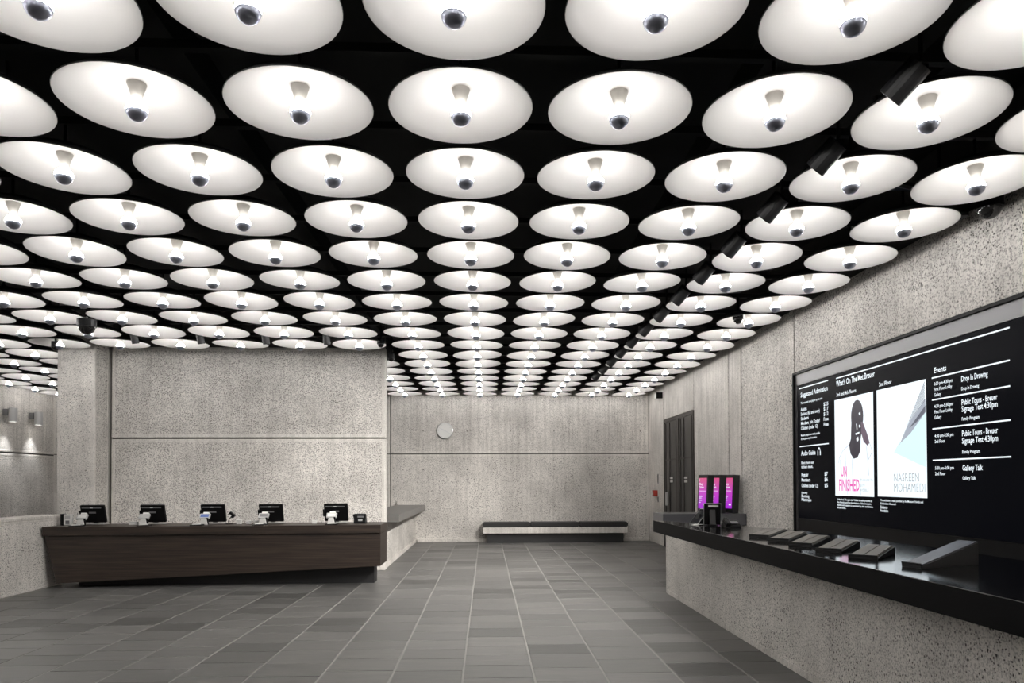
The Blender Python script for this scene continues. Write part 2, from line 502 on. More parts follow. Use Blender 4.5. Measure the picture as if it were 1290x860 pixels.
def tile_faces(bm, t, gap=0.0055):
    x0, x1, y0, y1 = t[0]+gap, t[1]-gap, t[2]+0.0025, t[3]-0.0025
    z = random.uniform(-0.0012, 0.0012); c = 0.003
    lo = [bm.verts.new(p) for p in ((x0,y0,-0.006),(x1,y0,-0.006),(x1,y1,-0.006),(x0,y1,-0.006))]
    j = [random.uniform(0, 0.006) for _ in range(4)]
    hi = [bm.verts.new(p) for p in ((x0+c+j[0],y0+c,z),(x1-c-j[1],y0+c,z),(x1-c-j[2],y1-c,z),(x0+c+j[3],y1-c,z))]
    bm.faces.new(hi)
    for i in range(4): bm.faces.new((lo[i], lo[(i+1) % 4], hi[(i+1) % 4], hi[i]))
for t in tiles[:300]:
    b2 = bmesh.new(); tile_faces(b2, t); from_bm('tile', b2, M_tile, floor)
b2 = bmesh.new()
for t in tiles[300:]: tile_faces(b2, t)
o = from_bm('distant_tiles', b2, M_tile_far, floor); o['kind'] = 'stuff'

# ------------------------------------------------------------------ door on the right wall
door = struct(boxo('door_1', X_R+0.02, X_R+0.05, 13.94, 16.31, 0.0, 2.905, M_bronze))
door.data.materials.clear(); door.data.materials.append(M_bronze)
boxo('door_frame', X_R-0.01, X_R+0.02, 13.94, 14.0, 0, 2.9, M_bronze, door)
boxo('door_frame', X_R-0.01, X_R+0.02, 16.22, 16.31, 0, 2.9, M_bronze, door)
boxo('door_frame', X_R-0.01, X_R+0.02, 14.0, 16.22, 2.83, 2.9, M_bronze, door)
boxo('mullion', X_R-0.02, X_R+0.02, 15.0, 15.14, 0, 2.83, M_bronze, door)
for a, b in ((14.0, 15.0), (15.14, 16.22)):
    lf = boxo('door_leaf', X_R+0.0, X_R+0.02, a+0.02, b-0.02, 0.02, 2.82, M_bronze_panel, door)
    for y0, y1 in ((a+0.04, a+0.12), (a+0.62, a+0.70), (b-0.12, b-0.04)):
        boxo('stile', X_R-0.012, X_R+0.0, y0, y1, 0.03, 2.8, M_bronze, lf)
    boxo('door_rail', X_R-0.010, X_R+0.0, a+0.12, b-0.12, 1.95, 1.99, M_bronze, lf)
    for z in (1.545, 1.47):
        boxo('sign_plate', X_R-0.016, X_R-0.012, a+0.36, a+0.58, z, z+0.045, M_white, lf)
boxo('door_handle', X_R-0.07, X_R-0.012, 15.88, 15.94, 0.95, 1.25, M_grey, door, bevel=0.01)

# ------------------------------------------------------------------ ceiling lamps
seg = 56
prof = []; mi = []
Rr, Dd = 0.4035, 0.118
for k in range(9):
    r = Rr*k/8
    prof.append((r, Dd*(1-(k/8)**3))); mi.append(0)
prof += [(Rr+0.004, 0.0), (Rr+0.006, 0.006)]; mi += [1, 1]
for k in range(7, -1, -1):
    r = (Rr+0.004)*k/8
    prof.append((r, 0.010 + Dd*(1-(k/8)**3))); mi.append(1)
mi[8] = 0
ME_dish = lathe_mesh('dish', prof, seg, [M_dish, M_dish_back], mi)
ME_socket = lathe_mesh('socket', [(0.052, Dd-0.006), (0.050, Dd-0.012), (0.027, 0.030), (0.0, 0.030)], 24, [M_socket])
bz, br = -0.040, 0.0575
pb = [(0.0, 0.034), (0.020, 0.032), (0.021, 0.022)]
for a in (34, 48, 62, 73, 84, 95):
    pb.append((br*math.sin(math.radians(a)), bz + br*math.cos(math.radians(a))))
ME_bulb = lathe_mesh('bulb', pb, 20, [M_bulb, M_neck], [1, 1, 1, 1, 1, 1, 0, 0])
pc = []
for a in (95, 107, 118, 130, 142, 154, 167, 180):
    pc.append(((br+0.0004)*math.sin(math.radians(a)) if a < 180 else 0.0, bz + (br+0.0004)*math.cos(math.radians(a))))
ME_cap = lathe_mesh('mirror_cap', pc, 24, [M_mirror])
ME_stem = lathe_mesh('stem', [(0.0, Dd+0.009), (0.03, Dd+0.009), (0.03, Dd+0.05), (0.011, Dd+0.055), (0.011, 0.31), (0.0, 0.31)], 10, [M_steel_black])

ORD = ['', 'first', 'second', 'third', 'fourth', 'fifth', 'sixth', 'seventh', 'eighth', 'ninth', 'tenth', 'eleventh', 'twelfth',
       'thirteenth', 'fourteenth', 'fifteenth', 'sixteenth', 'seventeenth']
def hidden_by_wall(x, y, z):
    for X0, X1, Yw in ((-6.31, -1.71, 12.2), (-6.9, -6.31, 11.75)):
        if y > Yw:
            xx = x*Yw/y
            if X0 <= xx <= X1 and 1.5+(z-1.5)*Yw/y < Z_C: return True
    return False
def lamp_visible(x, y):
    n = 0
    for k in range(24):
        a = 2*math.pi*k/24
        for rr in (Rr, 0.2):
            p = (x+rr*math.cos(a), y+rr*math.sin(a), RIM_Z)
            q = project(p)
            if q and 0 < q[0] < 1290 and 0 < q[1] < 860 and not hidden_by_wall(*p): n += 1
    return n >= 2
rows = {}
unseen = []
for j in range(-2, 18):
    for i in range(-11, 5):
        x, y = lamp_x(i), lamp_y(j)
        if j == 11 and -7 <= i <= -2: continue
        if j == 12 and i == -7: continue
        if lamp_visible(x, y): rows.setdefault(j, []).append((x, y))
        elif (j <= 3 and i >= -8) or (4 <= j <= 10 and i >= -9):
            unseen.append((x, y))
def make_lamp(x, y, label, group):
    t = thing('ceiling_lamp', label, 'lamp', (x, y, RIM_Z), group,
              (random.gauss(0, 0.012), random.gauss(0, 0.012), random.uniform(0, 6.28)))
    for nm, me in (('dish', ME_dish), ('socket', ME_socket), ('bulb', ME_bulb), ('mirror_cap', ME_cap), ('stem', ME_stem)):
        link(nm, me, t)
nr = 0
for j in sorted(rows):
    nr += 1
    row = sorted(rows[j], key=lambda p: p[0]/p[1])
    for n, (x, y) in enumerate(row):
        if len(row) == n+1: place = 'rightmost visible'
        elif n == 0: place = 'leftmost visible'
        else: place = ORD[n+1] + ' from left'
        rown = 'nearest row' if nr == 1 else ('farthest row' if j == 17 else ORD[nr] + ' row from the front')
        make_lamp(x, y, f'white dish ceiling lamp, {place} in the {rown}', 'white dish ceiling lamps in a grid')
for x, y in unseen:
    make_lamp(x, y, 'white dish ceiling lamp of the same grid just outside the picture', 'ceiling lamps outside the picture')

# ------------------------------------------------------------------ black spotlights among the lamps
def make_spot(name, label, loc, direction, length, radius, watts, angle, group):
    t = thing(name, label, 'spotlight', loc, group)
    d = Vector(direction).normalized()
    q = d.to_track_quat('Z', 'Y').to_matrix().to_4x4()      # local z points along the beam
    b2 = bmesh.new()
    lathe(b2, [(0, 0), (radius, 0), (radius, length), (radius-0.006, length), (radius-0.006, length-0.10), (0, length-0.10)], 20, M=q)
    from_bm('housing', b2, M_steel_black, t)
    b2 = bmesh.new()
    lathe(b2, [(0, length-0.094), (radius-0.014, length-0.094), (radius-0.014, length-0.10)], 16, M=q)
    from_bm('lens', b2, M_lamp_glow if watts else M_plastic, t)
    b2 = bmesh.new()
    up = 3.93 - loc[2]
    tube(b2, (0, 0, 0.02), (0, 0, up), 0.012, 8)
    from_bm('stem', b2, M_steel_black, t)
    if watts:
        ld = bpy.data.lights.new(name + '_light', 'SPOT')
        ld.energy = watts; ld.spot_size = math.radians(angle); ld.spot_blend = 0.9; ld.shadow_soft_size = 0.04
        ld.color = (1.0, 0.96, 0.91)
        lo = bpy.data.objects.new('spotlight_beam', ld); COL.objects.link(lo)
        lo.parent = t
        lo.location = d*(length-0.085)
        lo.rotation_euler = (-d).to_track_quat('Z', 'Y').to_euler()
    return t
nn = 0
for j in range(2, 15):
    nn += 1
    y = lamp_y(j) - 0.31
    make_spot('track_spotlight', f'black cylinder spotlight on the right side of the ceiling, {ORD[nn]} from the camera',
              (2.30, y - 0.08, 3.70), (-0.50, 0.62, -0.62), 0.20, 0.070, SPOT_WATTS if j < 11 else 110.0, 85, 'black spotlights in a line along the lamps')
for n, x in enumerate((-5.10, -4.16, -3.22, -2.34)):
    make_spot('wall_washer', f'small black spotlight hanging before the partition wall, {ORD[n+1]} from left',
              (x, 10.5, 3.68), (0.10, 0.25, -0.9), 0.17, 0.05, SMALL_SPOT_WATTS, 100, 'small black spotlights before the partition wall')

# cylinder lights on the far left wall
for n, (y, lab) in enumerate(((16.05, 'pale cylinder wall light on far left wall, the one nearer the picture edge'),
                              (16.95, 'pale cylinder wall light on far left wall, the one nearer the pier'))):
    t = thing('wall_light', lab, 'wall light', (X_L, y, 2.98), 'cylinder lights on the far left wall')
    boxo('bracket', 0, 0.10, -0.05, 0.05, 0.0, 0.14, M_midgrey, t)
    b2 = bmesh.new()
    lathe(b2, [(0, 0.16), (0.085, 0.16), (0.085, -0.14), (0.075, -0.14), (0.075, -0.10), (0, -0.10)], 24, M=Matrix.Translation((0.19, 0, 0)))
    from_bm('shade', b2, M_grey, t, smooth=False)
    b2 = bmesh.new()
    lathe(b2, [(0, -0.115), (0.065, -0.115), (0.065, -0.10)], 16, M=Matrix.Translation((0.19, 0, 0)))
    from_bm('lens', b2, M_lamp_glow, t)
    ld = bpy.data.lights.new('wall_light_beam', 'SPOT'); ld.energy = 45; ld.spot_size = math.radians(70); ld.spot_blend = 0.8
    ld.shadow_soft_size = 0.04
    lo = bpy.data.objects.new('wall_light_beam', ld); COL.objects.link(lo); lo.parent = t; lo.location = (0.19, 0, -0.125)

# dome cameras and other ceiling gear
def dome(loc, label, r=0.075):
    t = thing('dome_camera', label, 'camera', loc)
    b2 = bmesh.new(); lathe(b2, [(0, 0.09), (r*1.15, 0.09), (r*1.15, 0.0), (r, 0.0), (0, 0.0)], 20)
    from_bm('housing', b2, M_plastic, t)
    b2 = bmesh.new(); lathe(b2, [(r*math.cos(math.radians(a)) if a < 90 else 0, -r*math.sin(math.radians(a))) for a in (0, 18, 36, 54, 72, 90)], 20)
    from_bm('dome', b2, M_dome, t, smooth=True)
    b2 = bmesh.new(); tube(b2, (0, 0, 0.09), (0, 0, 3.93-loc[2]), 0.015, 8)
    from_bm('stem', b2, M_steel_black, t)
dome((3.97, 5.45, 3.64), 'black dome camera under the ceiling at the right edge of the picture', 0.085)
dome((3.32, 9.25, 3.62), 'small black dome camera between lamps on the right, above the screen', 0.06)
dome((-1.60, 10.95, 3.60), 'small black dome camera beside the top corner of the partition wall', 0.05)
dome((-1.58, 11.99, 3.56), 'small black dome camera just beyond the partition wall corner', 0.05)
dome((-5.12, 9.34, 3.50), 'wide black dome camera over the left end of the ticket desk', 0.10)
dome((-6.55, 11.1, 3.56), 'small black dome camera in front of the pier top', 0.05)
t = thing('ceiling_speaker', 'flat black speaker plate above the screen wall near the right lamps', 'speaker', (3.93, 6.0, 3.70))
boxo('housing', -0.11, 0.11, -0.22, 0.22, 0, 0.05, M_steel_black, t, bevel=0.01)
boxo('grille', -0.09, 0.09, -0.19, 0.19, -0.006, 0.0, M_plastic, t)
boxo('hanger', -0.01, 0.01, -0.01, 0.01, 0.05, 0.85, M_steel_black, t)
for lab, loc, rz in (('blue grey sheet metal baffle above the right lamps', (3.05, 5.42, 3.80), 0.35),
                     ('blue grey sheet metal baffle above the lamps at left picture edge', (-3.45, 5.25, 3.86), 0.0)):
    t = thing('sheet_metal_baffle', lab, 'baffle', loc)
    Mx = Matrix.Rotation(rz, 4, 'Z') @ Matrix.Rotation(0.35, 4, 'X')
    boxo('sheet', -0.24, 0.24, -0.17, 0.17, -0.006, 0.006, M_duct, t, M=Mx)
    boxo('edge_trim', -0.25, 0.25, -0.18, -0.165, -0.014, 0.012, M_silver, t, M=Mx)
    boxo('hanger', -0.01, 0.01, -0.01, 0.01, 0.0, 0.7, M_steel_black, t)

# ------------------------------------------------------------------ wall items
t = thing('wall_clock', 'round silver white wall clock high on the back wall', 'clock', (-1.02, Y_B, 2.768))
R90 = Matrix.Rotation(math.pi/2, 4, 'X')
b2 = bmesh.new(); lathe(b2, [(0, 0), (0.205, 0), (0.205, 0.045), (0.192, 0.05), (0.188, 0.04), (0, 0.04)], 40, M=R90)
from_bm('case', b2, M_silver, t)
b2 = bmesh.new(); lathe(b2, [(0, 0.042), (0.187, 0.042), (0.187, 0.04)], 40, M=R90)
from_bm('face', b2, M_white, t)
for k in range(12):
    Mx = Matrix.Rotation(k*math.pi/6, 4, 'Y')
    boxo('hour_mark', -0.004, 0.004, -0.0435, -0.042, 0.15, 0.178, M_grey, t, M=Mx)
for nm, a, ln, w in (('hour_hand', math.radians(-62), 0.13, 0.014), ('minute_hand', math.radians(119), 0.15, 0.010)):
    boxo(nm, -w/2, w/2, -0.048, -0.044, -0.02, ln, M_silver, t, M=Matrix.Rotation(a, 4, 'Y'))
def side_box(name, label, cat, y0, y1, z0, z1, dep, parts):
    t = thing(name, label, cat, (X_R, (y0+y1)/2, z0))
    for nm, a, b, c, d, e0, e1, mt in parts:
        boxo(nm, -e1, -e0, a-(y0+y1)/2, b-(y0+y1)/2, c-z0, d-z0, mt, t)
side_box('exit_lamp_box', 'small white and black box high on right wall beside the back corner', 'sign', 16.40, 16.80, 3.42, 3.56, 0.1,
         [('housing', 16.40, 16.47, 3.42, 3.56, 0, 0.14, M_plastic), ('front', 16.47, 16.72, 3.44, 3.55, 0, 0.12, M_white)])
side_box('fire_alarm', 'small red fire alarm call point on right wall before the doors', 'alarm', 16.9, 17.1, 1.13, 1.30, 0.06,
         [('housing', 16.93, 17.07, 1.14, 1.28, 0, 0.10, M_red), ('lever', 16.97, 17.03, 1.18, 1.22, 0.10, 0.13, M_white)])
side_box('wall_slot', 'narrow dark slot plate on right wall above the red alarm', 'plate', 16.84, 16.90, 1.44, 1.67, 0.01,
         [('plate', 16.84, 16.90, 1.44, 1.67, 0, 0.012, M_midgrey), ('slot', 16.86, 16.88, 1.47, 1.64, 0.012, 0.016, M_black)])
side_box('wall_slot', 'narrow dark slot plate on right wall below the red alarm', 'plate', 16.84, 16.90, 1.00, 1.13, 0.01,
         [('plate', 16.84, 16.90, 1.00, 1.13, 0, 0.012, M_midgrey), ('slot', 16.86, 16.88, 1.02, 1.11, 0.012, 0.016, M_black)])

# ------------------------------------------------------------------ bench on the back wall
t = thing('bench', 'long concrete wall bench with black cushions below the clock wall', 'bench', (1.72, Y_B, 0))
boxo('slab', -1.79, 1.74, -0.50, -0.0, 0.235, 0.385, M_smooth, t, bevel=0.008)
boxo('base', -1.70, 1.66, -0.36, -0.0, 0.0, 0.235, M_plinth, t)
for a, b in ((-1.80, -0.64), (-0.63, 0.555), (0.565, 1.75)):
    b2 = bmesh.new(); box(b2, a, b, -0.51, -0.02, 0.386, 0.505)
    bmesh.ops.bevel(b2, geom=list(b2.edges), offset=0.025, segments=2, affect='EDGES')
    from_bm('cushion', b2, M_leather, t)

# ------------------------------------------------------------------ low counter behind the partition
t = thing('side_counter', 'grey stone topped concrete side counter beyond the partition wall', 'counter', (-1.75, 14.8, 0))
bm = bmesh.new(); box(bm, -0.35, 0.0, -2.375, 3.04, 0, 0.80)
from_bm('base', bm, M_rough, t)
boxo('worktop', -0.45, 0.25, -2.375, 2.95, 0.80, 0.93, M_greystone, t, bevel=0.004)
boxo('upstand', -0.45, -0.02, 2.95, 3.03, 0.80, 1.02, M_smooth, t)
boxo('kick_strip', 0.0, 0.02, -2.36, 2.96, 0, 0.075, M_smooth, t)

# ------------------------------------------------------------------ ticket desk
YD = 10.30
t = thing('ticket_desk', 'long dark wood ticket desk with slanted left end and black plinth', 'desk', (-3.88, YD, 0))
def dx(x): return x + 3.88
prismo('top', [(dx(-6.245), 0.752), (dx(-1.507), 0.766), (dx(-1.507), 0.886), (dx(-6.245), 0.878)], 'y', 0.0, 0.74, M_wood, t, bevel=0.003)
prismo('front_panel', [(dx(-6.235), 0.748), (dx(-6.065), 0.075), (dx(-1.515), 0.292), (dx(-1.515), 0.762)], 'y', 0.045, 0.70, M_wood, t, bevel=0.003)
prismo('plinth', [(dx(-5.95), 0.0), (dx(-1.66), 0.0), (dx(-1.66), 0.27), (dx(-5.95), 0.07)], 'y', 0.40, 0.68, M_plinth, t)
desk_z = lambda x: 0.878 + (x+6.245)/4.738*0.008

def monitor(x, label):
    z = desk_z(x)
    t = thing('desk_monitor', label, 'monitor', (x, 10.85, z+0.001), 'black monitors on the ticket desk')
    boxo('foot', -0.13, 0.15, -0.06, 0.10, 0.0, 0.014, M_grey, t, bevel=0.004)
    boxo('neck', -0.03, 0.03, 0.0, 0.04, 0.012, 0.13, M_midgrey, t)
    Mx = Matrix.Translation((0, 0.0, 0.035)) @ Matrix.Rotation(math.radians(17), 4, 'X')
    b2 = bmesh.new(); box(b2, -0.175, 0.175, -0.03, 0.012, 0.0, 0.268, M=Mx)
    bmesh.ops.bevel(b2, geom=list(b2.edges), offset=0.006, segments=2, affect='EDGES')
    from_bm('shell', b2, M_plastic, t)
    boxo('vent_strip', -0.15, 0.13, -0.033, -0.029, 0.222, 0.240, M_midgrey, t, M=Mx)
    boxo('badge', -0.03, 0.012, -0.0345, -0.032, 0.225, 0.239, M_white, t, M=Mx)
    boxo('name_plate', -0.055, 0.045, -0.033, -0.029, 0.145, 0.168, M_midgrey, t, M=Mx)
    boxo('card_swipe', -0.195, -0.176, -0.03, 0.01, 0.075, 0.18, M_plastic, t, M=Mx)
    boxo('screen', -0.165, 0.165, 0.012, 0.015, 0.012, 0.255, M_screen, t, M=Mx)
MON = [(-5.80, 'leftmost'), (-4.93, 'second from left'), (-4.05, 'middle'), (-3.20, 'second from right'), (-2.24, 'rightmost')]
for x, w in MON: monitor(x, f'black till monitor seen from behind on the ticket desk, {w} of five')

def customer_display(x, label, lcd):
    z = desk_z(x)
    t = thing('customer_display', label, 'display', (x, 10.60, z+0.001), 'small customer displays on the ticket desk')
    prismo('pedestal', [(-0.055, 0), (0.055, 0), (0.035, 0.085), (-0.035, 0.085)], 'y', -0.035, 0.035, M_white, t, bevel=0.004)
    boxo('arm', 0.035, 0.06, -0.01, 0.015, 0.0, 0.10, M_plastic, t)
    Mx = Matrix.Translation((0, 0, 0.085)) @ Matrix.Rotation(math.radians(-38), 4, 'X')
    h = boxo('head', -0.075, 0.075, -0.015, 0.015, 0.0, 0.085, M_grey, t, M=Mx, bevel=0.004)
    boxo('lcd', -0.058, 0.058, -0.0175, -0.015, 0.02, 0.07, lcd, t, M=Mx)
    boxo('top_cap', -0.035, 0.045, -0.008, 0.03, 0.088, 0.115, M_white, t, M=Mx)
for (x, w), l in zip([(-5.87, 'leftmost'), (-4.98, 'second from left'), (-4.11, 'blue lit middle one'), (-3.26, 'dark framed, second from right'), (-2.27, 'rightmost')],
                     (M_white, M_grey, M_blue_lcd, M_midgrey, M_white)):
    customer_display(x, f'small tilted customer display before a monitor on the ticket desk, {w}', l)

for x, w in ((-5.80, 'leftmost'), (-4.86, 'second from left'), (-4.12, 'middle'), (-3.24, 'second from right'), (-2.215, 'rightmost')):
    z = desk_z(x)
    t = thing('card_pad', f'black pad with white card on the front edge of ticket desk, {w}', 'card pad', (x, 10.36, z+0.001), 'card pads on the desk edge')
    prismo('pad', [(-0.05, 0), (0.05, 0), (0.05, 0.022), (-0.05, 0.010)], 'x', -0.085, 0.085, M_plastic, t)
    boxo('card', -0.06, 0.055, -0.042, 0.03, 0.022, 0.026, M_white, t, M=Matrix.Rotation(0.12, 4, 'X') @ Matrix.Rotation(0.25, 4, 'Z'))

t = thing('desk_terminal', 'upright white card terminal with keypad at the left end of ticket desk', 'terminal', (-6.09, 10.66, desk_z(-6.09)+0.001))
boxo('body', -0.055, 0.06, -0.02, 0.03, 0, 0.16, M_white, t, bevel=0.006)
boxo('screen', -0.035, 0.04, -0.023, -0.02, 0.095, 0.14, M_grey, t)
boxo('keypad', -0.025, 0.03, -0.023, -0.02, 0.02, 0.07, M_midgrey, t)
boxo('side_unit', -0.10, -0.058, -0.02, 0.06, 0, 0.165, M_plastic, t)

def small_box(name, label, cat, x, y, w, d, h, mt, lid):
    t = thing(name, label, cat, (x, y, desk_z(x)+0.001))
    boxo('body', -w/2, w/2, -d/2, d/2, 0, h*0.75, mt, t, bevel=0.003)
    boxo('lid', -w/2-0.002, w/2+0.002, -d/2-0.002, d/2+0.002, h*0.77, h, lid, t, bevel=0.003)
small_box('paper_box', 'tall white box of slips between third and fourth monitor', 'box', -3.64, 10.7, 0.065, 0.06, 0.066, M_white, M_white)
small_box('tape_dispenser', 'white and dark tape holder beside the tall white slip box', 'dispenser', -3.50, 10.7, 0.07, 0.05, 0.05, M_grey, M_white)
small_box('paper_box', 'low white box close to the fourth monitor', 'box', -3.40, 10.72, 0.06, 0.05, 0.052, M_white, M_grey)
small_box('paper_box', 'white box with grey lid left of the second monitor', 'box', -5.17, 10.7, 0.12, 0.06, 0.045, M_white, M_grey)
small_box('paper_box', 'small white box standing left of the rightmost monitor', 'box', -2.54, 10.7, 0.065, 0.05, 0.05, M_white, M_white)

t = thing('scanner_on_stalk', 'black hand scanner on curved wire stalk beside the middle monitor', 'scanner', (-3.79, 10.72, desk_z(-3.79)+0.001))
b2 = bmesh.new(); lathe(b2, [(0, 0), (0.05, 0), (0.05, 0.008), (0, 0.012)], 20); from_bm('foot', b2, M_plastic, t)
b2 = bmesh.new()
pts = [(0.0, 0, 0.008), (-0.015, 0, 0.04), (-0.005, 0, 0.07), (0.02, 0, 0.095), (0.035, 0, 0.125)]
for p, q in zip(pts, pts[1:]): tube(b2, p, q, 0.006, 8)
from_bm('stalk', b2, M_plastic, t)
Mx = Matrix.Translation((0.035, 0, 0.135)) @ Matrix.Rotation(math.radians(40), 4, 'Y')
b2 = bmesh.new(); box(b2, -0.045, 0.045, -0.03, 0.03, -0.03, 0.03, M=Mx); from_bm('head', b2, M_plastic, t, bevel=0.008)
boxo('window', -0.02, 0.01, -0.032, -0.03, -0.035, -0.005, M_white, t, M=Mx)

t = thing('desk_phone', 'black desk telephone at the right end of the ticket desk', 'telephone', (-1.87, 10.72, desk_z(-1.87)+0.001))
prismo('body', [(-0.07, 0), (0.09, 0), (0.10, 0.02), (0.02, 0.14), (-0.02, 0.14)], 'x', -0.085, 0.085, M_plastic, t, bevel=0.004)
boxo('handset', -0.105, -0.062, -0.09, 0.055, 0.075, 0.11, M_plastic, t, M=Matrix.Rotation(-0.5, 4, 'X'), bevel=0.01)
boxo('screen', -0.03, 0.06, -0.066, -0.06, 0.085, 0.11, M_midgrey, t)
boxo('keypad', -0.02, 0.04, -0.064, -0.05, 0.035, 0.06, M_grey, t)

# ------------------------------------------------------------------ information counter on the right
t = thing('information_counter', 'long polished black stone counter on speckled concrete base below the screen', 'counter', (2.43, 9.5, 0))
def loc_pts(pts): return [(x-2.43, y-9.5) for x, y in pts]
bm = bmesh.new(); prism(bm, loc_pts([(2.43, -0.5), (2.425, 9.57), (2.62, 9.57), (2.75, 7.0), (2.75, -0.5)]), 'z', 0.0, 0.885)
from_bm('base', bm, M_coarse, t)
prismo('worktop', loc_pts([(2.125, -0.6), (2.03, 8.62), (2.635, 7.33), (2.99, 6.87), (3.17, 4.89), (3.2, -0.6)]), 'z', 0.885, 1.025, [M_stone, M_stone_edge], t, bevel=0.003)
for p in bpy.data.objects[[c.name for c in t.children if c.name.startswith('worktop')][0]].data.polygons:
    p.material_index = 0 if p.normal.z > 0.5 else 1
boxo('kick_strip', -0.012, 0.0, -10.0, 0.0, 0.0, 0.05, M_smooth, t)

t = thing('rear_ledge', 'dark stone ledge across to right wall, carrying three kiosks', 'counter', (3.43, 11.4, 0))
boxo('worktop', -0.66, 0.665, -0.30, 0.35, 0.80, 0.983, M_honed, t, bevel=0.003)
boxo('base', -0.30, 0.665, -0.18, 0.30, 0.0, 0.80, M_fine, t)

# ---- lettering helper (flat print on the display, reading towards the room)
def text_mesh(s, bold):
    cu = bpy.data.curves.new('lettering', 'FONT')
    cu.body = s; cu.size = 1.0; cu.offset = bold; cu.resolution_u = 2
    ob = bpy.data.objects.new('lettering', cu); COL.objects.link(ob)
    dg = bpy.context.evaluated_depsgraph_get()
    me = bpy.data.meshes.new_from_object(ob.evaluated_get(dg))
    bpy.data.objects.remove(ob); bpy.data.curves.remove(cu)
    return me
def lettering(name, s, M, cap, width, mat, parent, bold=0.012):
    """text starting at M's origin, along M's x axis; cap height and optional total width in metres"""
    me = text_mesh(s, bold)
    k = cap/0.73
    w = max((v.co.x for v in me.vertices), default=1)
    kx = width/w if width else k*0.8
    for v in me.vertices: v.co = M @ Vector((v.co.x*kx, v.co.y*k, 0))
    me.materials.clear(); me.materials.append(mat)
    return link(name, me, parent)

# ------------------------------------------------------------------ display screen
SX = 4.075
disp = thing('display_screen', 'huge black digital information screen on the right wall above the counter', 'screen', (SX, 6.7, 0.85))
def S(x, y, z): return (x-SX, y-6.7, z-0.85)
def sb(name, y0, y1, z0, z1, d0, d1, mat, parent=None):
    a, b = S(SX-d1, y0, z0), S(SX-d0, y1, z1)
    return boxo(name, a[0], b[0], a[1], b[1], a[2], b[2], mat, parent or disp)
sb('backing', 4.02, 9.31, 0.72, 2.92, -0.065, -0.01, M_plastic)
sb('screen_panel', 4.05, 9.185, 1.02, 2.735, -0.01, 0.0, M_screen)
sb('lower_panel', 4.05, 9.185, 0.73, 1.012, -0.01, 0.004, M_plastic)
sb('top_reveal', 4.05, 9.25, 2.742, 2.885, -0.01, 0.004, M_frame_grey)
sb('side_reveal', 9.195, 9.25, 0.73, 2.735, -0.01, 0.004, M_frame_grey)
sb('frame_edge', 4.02, 9.27, 2.885, 2.915, -0.01, 0.03, M_plastic)
sb('frame_edge', 9.25, 9.275, 0.73, 2.885, -0.01, 0.03, M_plastic)
def SM(y, z, d=0.004):
    mm = Matrix(((0,0,-1,0), (-1,0,0,0), (0,1,0,0), (0,0,0,1)))
    return Matrix.Translation(Vector(S(SX-d, y, z))) @ mm
def T(name, s, y, z, cap, width=None, mat=None, bold=0.014, d=0.004):
    return lettering(name, s, SM(y, z, d), cap, width, mat or M_text, disp, bold)
def rule(y0, y1, z, th=0.012): sb('rule_line', y1, y0, z-th/2, z+th/2, 0.0, 0.003, M_text)
rule(9.132, 8.345, 2.692); rule(8.145, 5.395, 2.686)
rule(9.125, 8.345, 1.940)
for z in (2.432, 2.231, 1.967, 1.681): rule(6.366, 5.398, z)
# admission column
T('heading_text', 'Suggested Admission', 9.08, 2.575, 0.062, 0.73)
T('small_text', 'The amount you pay is up to you.', 9.08, 2.486, 0.030, 0.60)
for nm, pr, z, w in (('Adults', '$25', 2.396, 0.17), ('Seniors (65 and over)', '$17', 2.337, 0.52), ('Students', '$12', 2.278, 0.22),
                     ('Members  Join Today!', 'Free', 2.217, 0.52), ('Children (under 12)', 'Free', 2.153, 0.47)):
    T('price_text', nm, 9.08, z, 0.044, w); T('price_text', pr, 8.46, z+0.002, 0.044, 0.12)
T('small_text', 'Museum programs are made possible', 9.08, 2.071, 0.026, 0.52)
T('small_text', 'by the generosity of members.', 9.08, 2.026, 0.026, 0.44)
T('heading_text', 'Audio Guide', 9.08, 1.823, 0.062, 0.40)
b2 = bmesh.new()
for k in range(14):
    a0, a1 = math.radians(-10+200*k/14), math.radians(-10+200*(k+1)/14)
    q = [b2.verts.new(SM(8.585, 1.845) @ Vector((r*0.8*math.cos(a), r*1.3*math.sin(a), 0))) for r, a in ((0.035, a0), (0.047, a0), (0.047, a1), (0.035, a1))]
    b2.faces.new(q)
for sx in (-1, 1):
    q = [b2.verts.new(SM(8.585, 1.845) @ Vector((sx*x, y, 0))) for x, y in ((0.022, -0.035), (0.040, -0.035), (0.040, 0.015), (0.022, 0.015))]
    b2.faces.new(q)
from_bm('headphone_icon', b2, M_text, disp)
T('small_text', 'Rent from our', 9.08, 1.713, 0.036, 0.36)
T('small_text', 'ticket desk.', 9.08, 1.660, 0.036, 0.33)
for nm, pr, z, w in (('Regular', '$7', 1.556, 0.20), ('Members', '$6', 1.489, 0.25), ('Children (under 12)', '$5', 1.417, 0.46)):
    T('price_text', nm, 9.08, z, 0.046, w); T('price_text', pr, 8.455, z+0.004, 0.046, 0.085)
T('small_text', 'Sponsored by', 9.085, 1.334, 0.026, 0.17)
T('sponsor_text', 'Bloomberg', 9.085, 1.286, 0.040, 0.22)
T('sponsor_text', 'Philanthropies', 9.085, 1.240, 0.040, 0.28)
